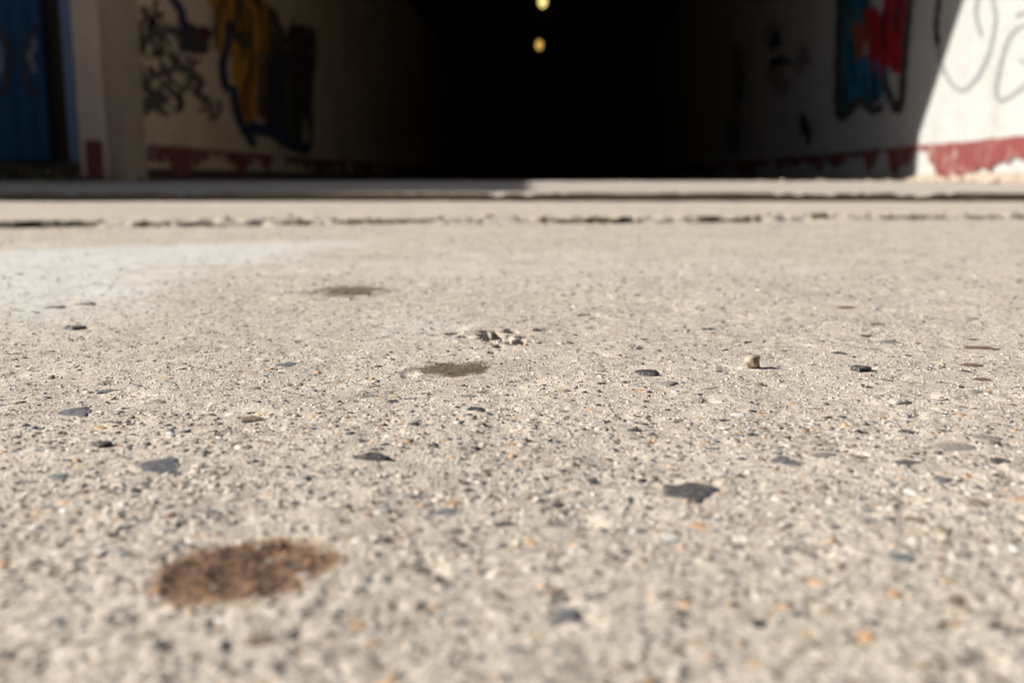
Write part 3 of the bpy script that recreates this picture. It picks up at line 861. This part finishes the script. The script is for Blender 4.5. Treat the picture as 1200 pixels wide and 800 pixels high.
# finer aggregate and sand grains: too many to count
def grains(n, y0, y1, smin, smax, power, seed, key_w, proud):
    r = np.random.default_rng(seed)
    yy = np.sqrt(r.uniform(y0*y0, y1*y1, n))
    xx = yy*r.uniform(-0.66, 0.60, n)
    ss = smin*(smax/smin)**(r.random(n)**power)
    ok = joint_y(xx) > yy+0.02
    s = stains(xx, yy)
    ok &= (s[:, 0] < 0.35) | (r.random(n) < 0.7)
    ok &= (s[:, 1] < 0.3) | (r.random(n) < 0.6)
    ok &= ~((s[:, 2] > 0.5) & (r.random(n) < 0.6))
    for (cx, cy, a, b, d) in PITS:
        ok &= ((xx-cx)/a)**2+((yy-cy)/b)**2 > 1.2
    PL = np.array(placed)
    for (ax, ay, ar) in PL:
        ok &= (xx-ax)**2+(yy-ay)**2 > (0.78*ar+0.1*ss)**2
    xx, yy, ss, s = xx[ok], yy[ok], ss[ok], s[ok]
    n = len(xx)
    zz = ground_z(xx, yy)
    K = 5
    ang = r.uniform(0, 2*np.pi, n)[:, None]+np.arange(K)[None, :]*2*np.pi/K+r.uniform(-.35, .35, (n, K))
    rad = ss[:, None]*0.5*r.uniform(0.65, 1.1, (n, K))
    asp = r.uniform(0.6, 1.0, n)[:, None]
    tx, ty = r.normal(0, .22, n)[:, None], r.normal(0, .22, n)[:, None]
    ca, sa = np.cos(ang)*rad, np.sin(ang)*rad*asp
    topx, topy = ca*0.72, sa*0.72
    hz = (ss*proud*r.uniform(0.1, 1.0, n))[:, None]
    topz = zz[:, None]+hz+topx*tx+topy*ty
    botz = zz[:, None]-ss[:, None]*0.35
    top = np.stack([xx[:, None]+topx, yy[:, None]+topy, topz], -1)
    bot = np.stack([xx[:, None]+ca, yy[:, None]+sa, np.repeat(botz, K, 1)], -1)
    co = np.concatenate([top, bot], 1).reshape(-1, 3)
    base = (np.arange(n)*2*K)[:, None]
    tris = []
    for i in range(1, K-1): tris.append(np.concatenate([base, base+i, base+i+1], 1))
    for i in range(K):
        j = (i+1) % K
        tris.append(np.concatenate([base+i, base+K+i, base+K+j], 1))
        tris.append(np.concatenate([base+i, base+K+j, base+j], 1))
    f = np.concatenate(tris)
    pal = np.array([(.055, .055, .056), (.13, .135, .145), (.20, .185, .16), (.45, .28, .15), (.58, .55, .50), (.17, .10, .075), (.24, .185, .13), (.47, .42, .355), (.40, .355, .30), (.53, .48, .415)])
    w = np.array(key_w, float); w /= w.sum()
    c = pal[r.choice(len(pal), n, p=w)]*r.uniform(0.82, 1.2, (n, 1))
    rr = s[:, :1]
    c = c*(1-rr)+rr*np.array([[.16, .08, .045]])*r.uniform(.5, 1.6, (n, 1))
    c = c*(1-s[:, 1:2]*np.array([[.68, .72, .77]]))
    c4 = np.concatenate([c, np.ones((n, 1))], 1)
    return co, f, np.repeat(c4, 2*K, 0)
W_SAND = (2.5, 2.5, 7, 1.4, 3, 1.2, 7, 30, 34, 16)
W_CHIP = (14, 8, 20, 4, 3, 4, 13, 13, 12, 9)
sets = [grains(9000, 0.18, 0.38, .0010, .0045, 1.6, 1, W_SAND, .13),
        grains(34000, 0.36, 0.95, .0009, .0032, 1.5, 2, W_SAND, .20),
        grains(3000, 0.18, 0.48, .0032, .0078, 1.4, 3, (10, 8, 20, 7, 4, 4, 14, 14, 10, 9), .05),
        grains(5200, 0.40, 1.20, .0026, .0075, 1.5, 4, W_CHIP, .09),
        grains(9000, 0.95, 2.70, .0030, .0100, 1.9, 5, W_CHIP, .12)]
co, f, cc, nv = [], [], [], 0
for a, b, c in sets:
    co.append(a); f.append(b+nv); cc.append(c); nv += len(a)
me = big_mesh('aggregate', np.concatenate(co), np.concatenate(f))
at = me.attributes.new('tone', 'FLOAT_COLOR', 'POINT')
at.data.foreach_set('color', np.concatenate(cc).astype(np.float32).ravel())
obj('aggregate', me, MAT_CHIP, apron, kind='stuff', label='fine sand and stone chips showing in the concrete surface')

# ------------------------------------------------------------------ loose pebble
def rock(name, r, seed, sub=3, amp=0.28, squash=(1, 1, .85)):
    bm = bmesh.new()
    bmesh.ops.create_icosphere(bm, subdivisions=sub, radius=1.0)
    off = Vector((seed*3.1, seed*1.7, seed*0.9))
    for v in bm.verts:
        d = v.co.normalized()
        k = 1+amp*mnoise.noise(d*1.1+off)+amp*0.5*mnoise.noise(d*2.3+off)+amp*0.15*mnoise.noise(d*6+off)
        v.co = Vector((d.x*squash[0], d.y*squash[1], d.z*squash[2]))*k*r
    lo = min(v.co.z for v in bm.verts)
    for v in bm.verts: v.co.z -= lo
    me = bpy.data.meshes.new(name); bm.to_mesh(me); bm.free()
    return me
def pebble_mat():
    M = Mat('beige_pebble')
    c = M.mix(M.ramp(M.noise(210, 4, 0.6), [(0.40, 0.0), (0.62, 1.0)]), (0.45, 0.37, 0.285), (0.25, 0.17, 0.11))
    M.color(c)
    M.bump(M.noise(900, 4, 0.6), 0.0006, 0.9)
    return M.m
p = on_ground(883, 433)
g = (on_ground(884, 433)-p).length
pz = float(ground_z(np.array([p.x]), np.array([p.y]))[0])
me = rock('pebble', g*8.9, 9, 3, 0.34, (1.05, 1, .92))
me.shade_smooth()
pb = obj('pebble', me, pebble_mat(), label='round beige loose pebble casting a dark shadow on the concrete', category='pebble')
pb.location = (p.x, p.y+g*8, pz-0.0004)
pb.rotation_euler = (0, 0, 0.6)

# ------------------------------------------------------------------ broken joint: grit, moss
def joined(name, pieces, mat, parent=None, **props):
    vs, fs, n = [], [], 0
    for me, loc, s in pieces:
        vs += [(v.co.x*s+loc[0], v.co.y*s+loc[1], v.co.z*s+loc[2]) for v in me.vertices]
        fs += [tuple(i+n for i in p.vertices) for p in me.polygons]
        n += len(me.vertices)
    me = bpy.data.meshes.new(name); me.from_pydata(vs, [], fs)
    return obj(name, me, mat, parent, **props)
ROCKS = [rock('rock', 1.0, i+20, 2, 0.4, (1, .9, .6)) for i in range(6)]
def joint_grit(mat, n, seed, smin, smax, name, label):
    rs = random.Random(seed)
    pcs = []
    for i in range(n):
        x = rs.uniform(-1.9, 1.9)
        y = float(joint_y(np.array([x]))[0]) + rs.gauss(-0.02, 0.045)
        z = float(ground_z(np.array([x]), np.array([y]))[0])
        s = smin*(smax/smin)**rs.random()**2
        pcs.append((rs.choice(ROCKS), (x, y, z-s*0.2), s))
    return joined(name, pcs, mat, slab, kind='stuff', label=label)
joint_grit(MAT_RUBBLE, 150, 5, .002, .010, 'joint_grit', 'pale crumbs of concrete along the broken joint')
joint_grit(MAT_STONE['B'], 120, 6, .002, .007, 'joint_grit', 'dark crumbs and soil along the broken joint')
joint_grit(MAT_STONE['D'], 50, 7, .002, .007, 'joint_grit', 'black grit lying in the broken joint')

def tuft(name, loc, r, h, n, seed, mats, leaf_w, **props):
    rs = random.Random(seed)
    t = empty(name, loc, **props)
    for nm, m, frac in mats:
        vs, fs = [], []
        for i in range(int(n*frac)):
            a = rs.uniform(0, 6.283); q = r*math.sqrt(rs.random())
            bx, by = q*math.cos(a), q*math.sin(a)*0.6
            la = rs.uniform(0, 6.283); ln = h*rs.uniform(.4, 1.1); le = rs.uniform(.2, .9)*ln
            wx, wy = -math.sin(la)*leaf_w*rs.uniform(.5, 1), math.cos(la)*leaf_w*rs.uniform(.5, 1)
            k = len(vs)
            mx, my = bx+math.cos(la)*le*.45, by+math.sin(la)*le*.45
            vs += [(bx-wx*.6, by-wy*.6, -.004), (bx+wx*.6, by+wy*.6, -.004), (mx+wx, my+wy, ln*.6), (mx-wx, my-wy, ln*.6), (bx+math.cos(la)*le, by+math.sin(la)*le, ln*rs.uniform(.7, 1.0))]
            fs += [(k, k+1, k+2, k+3), (k+3, k+2, k+4)]
        me = bpy.data.meshes.new(nm); me.from_pydata(vs, [], fs)
        o = obj(nm, me, m, t)
    return t
MOSS = [(30, 261, .030, 'leftmost moss tuft in the broken joint'), (163, 258, .016, 'tiny moss tuft beside pale crumbs in the joint'), (300, 258, .020, 'moss tuft in the joint below the left wall'),
        (800, 254, .035, 'moss tuft in the joint right of the dark mouth'), (860, 254, .026, 'wider moss patch in the joint, second from the right'), (930, 253, .024, 'rightmost yellow green moss tuft in the broken joint'),
        (102, 261, .034, 'broad moss tuft in the darkest stretch of the joint at left'), (440, 257, .020, 'small moss tuft in the joint under the left edge of the dark mouth'), (700, 256, .024, 'moss tuft in the joint below the lit end of the kerb')]
for i, (px, py, r, lb) in enumerate(MOSS):
    p = on_ground(px, py)
    y = float(joint_y(np.array([p.x]))[0])-0.025
    z = float(ground_z(np.array([p.x]), np.array([y]))[0])
    tuft('moss_tuft', (p.x, y, z), r, .018, 150, 30+i, (('leaves', MAT_MOSS, .7), ('dry_blades', MAT_STRAW, .3)), .003, label=lb, category='moss', group='moss tufts in the joint')

# rubble at the foot of the right wall, weeds and soil at the left door
rs = random.Random(3)
pcs = []
for i in range(150):
    y = rs.uniform(5.9, 9.5); x = WR-abs(rs.gauss(0, .10))-.01
    s = .007*(5**rs.random()**2)
    pcs.append((rs.choice(ROCKS), (x, y, .088), s))
for i in range(26):
    y = rs.uniform(6.6, 9.0); x = rs.uniform(1.4, WR)
    pcs.append((rs.choice(ROCKS), (x, y, .093), .006*(3**rs.random())))
joined('plaster_rubble', pcs, MAT_RUBBLE, kind='stuff', label='crumbled plaster along the foot of the sunlit right wall', category='rubble')
pcs = []
for i in range(260):
    x = rs.uniform(-4.4, WL+0.9); y = YF-abs(rs.gauss(0, .12))-.02 if x < WL else YF+rs.uniform(.1, 1.5)
    pcs.append((rs.choice(ROCKS), (x, y, .08), .012*(4**rs.random()**1.5)))
joined('soil_clods', pcs, MAT_DIRT_SHADE, kind='stuff', label='dark soil and clods heaped below the blue door', category='soil')
for i, (px, lb, h) in enumerate(((8, 'dark weed clump at the left edge below the blue door', .14), (36, 'low dark weed clump under the middle of the blue door', .12), (66, 'small weed clump beside the light blue door frame', .10), (88, 'weed sprig with dry stalks at the foot of the cream pier', .07))):
    p = on_depth(px, 208, YF-.12)
    tuft('weed_clump', (p.x, YF-.12, .09), .09, h, 90, 60+i, (('leaves', MAT_WEED, .85), ('dry_blades', MAT_STRAW, .15)), .009, label=lb, category='weed', group='weeds along the facade')

# ------------------------------------------------------------------ added building, unseen behind the viewer, blocking low sky to darken the passage
bl = empty('added_sky_blocker', (0, -7.5, 0), label='added unseen building behind the viewer that blocks low sky', category='building')
BO = Vector((0, -7.5, 0))
def bpart(name, me, mat, parent=None):
    me.transform(__import__('mathutils').Matrix.Translation(-BO))
    return obj(name, me, mat, parent or bl)
bpart('wall', box_mesh('wall', -16, 16, -14, -7.5, -0.05, 5.6), MAT_POST)
bpart('roof', prism_mesh('roof', [(-14.4, 5.603), (-7.1, 5.603), (-10.75, 7.8)], -16.4, 16.4), MAT_RED)
for k in range(6):
    wx = -12.5+k*5
    w = bpart('window', box_mesh('window', wx-.7, wx+.7, -7.52, -7.46, 3.0, 4.6, 0.01), MAT_METAL)
    bpart('sill', box_mesh('sill', wx-.8, wx+.8, -7.55, -7.38, 2.9, 2.995), MAT_KERB, w)
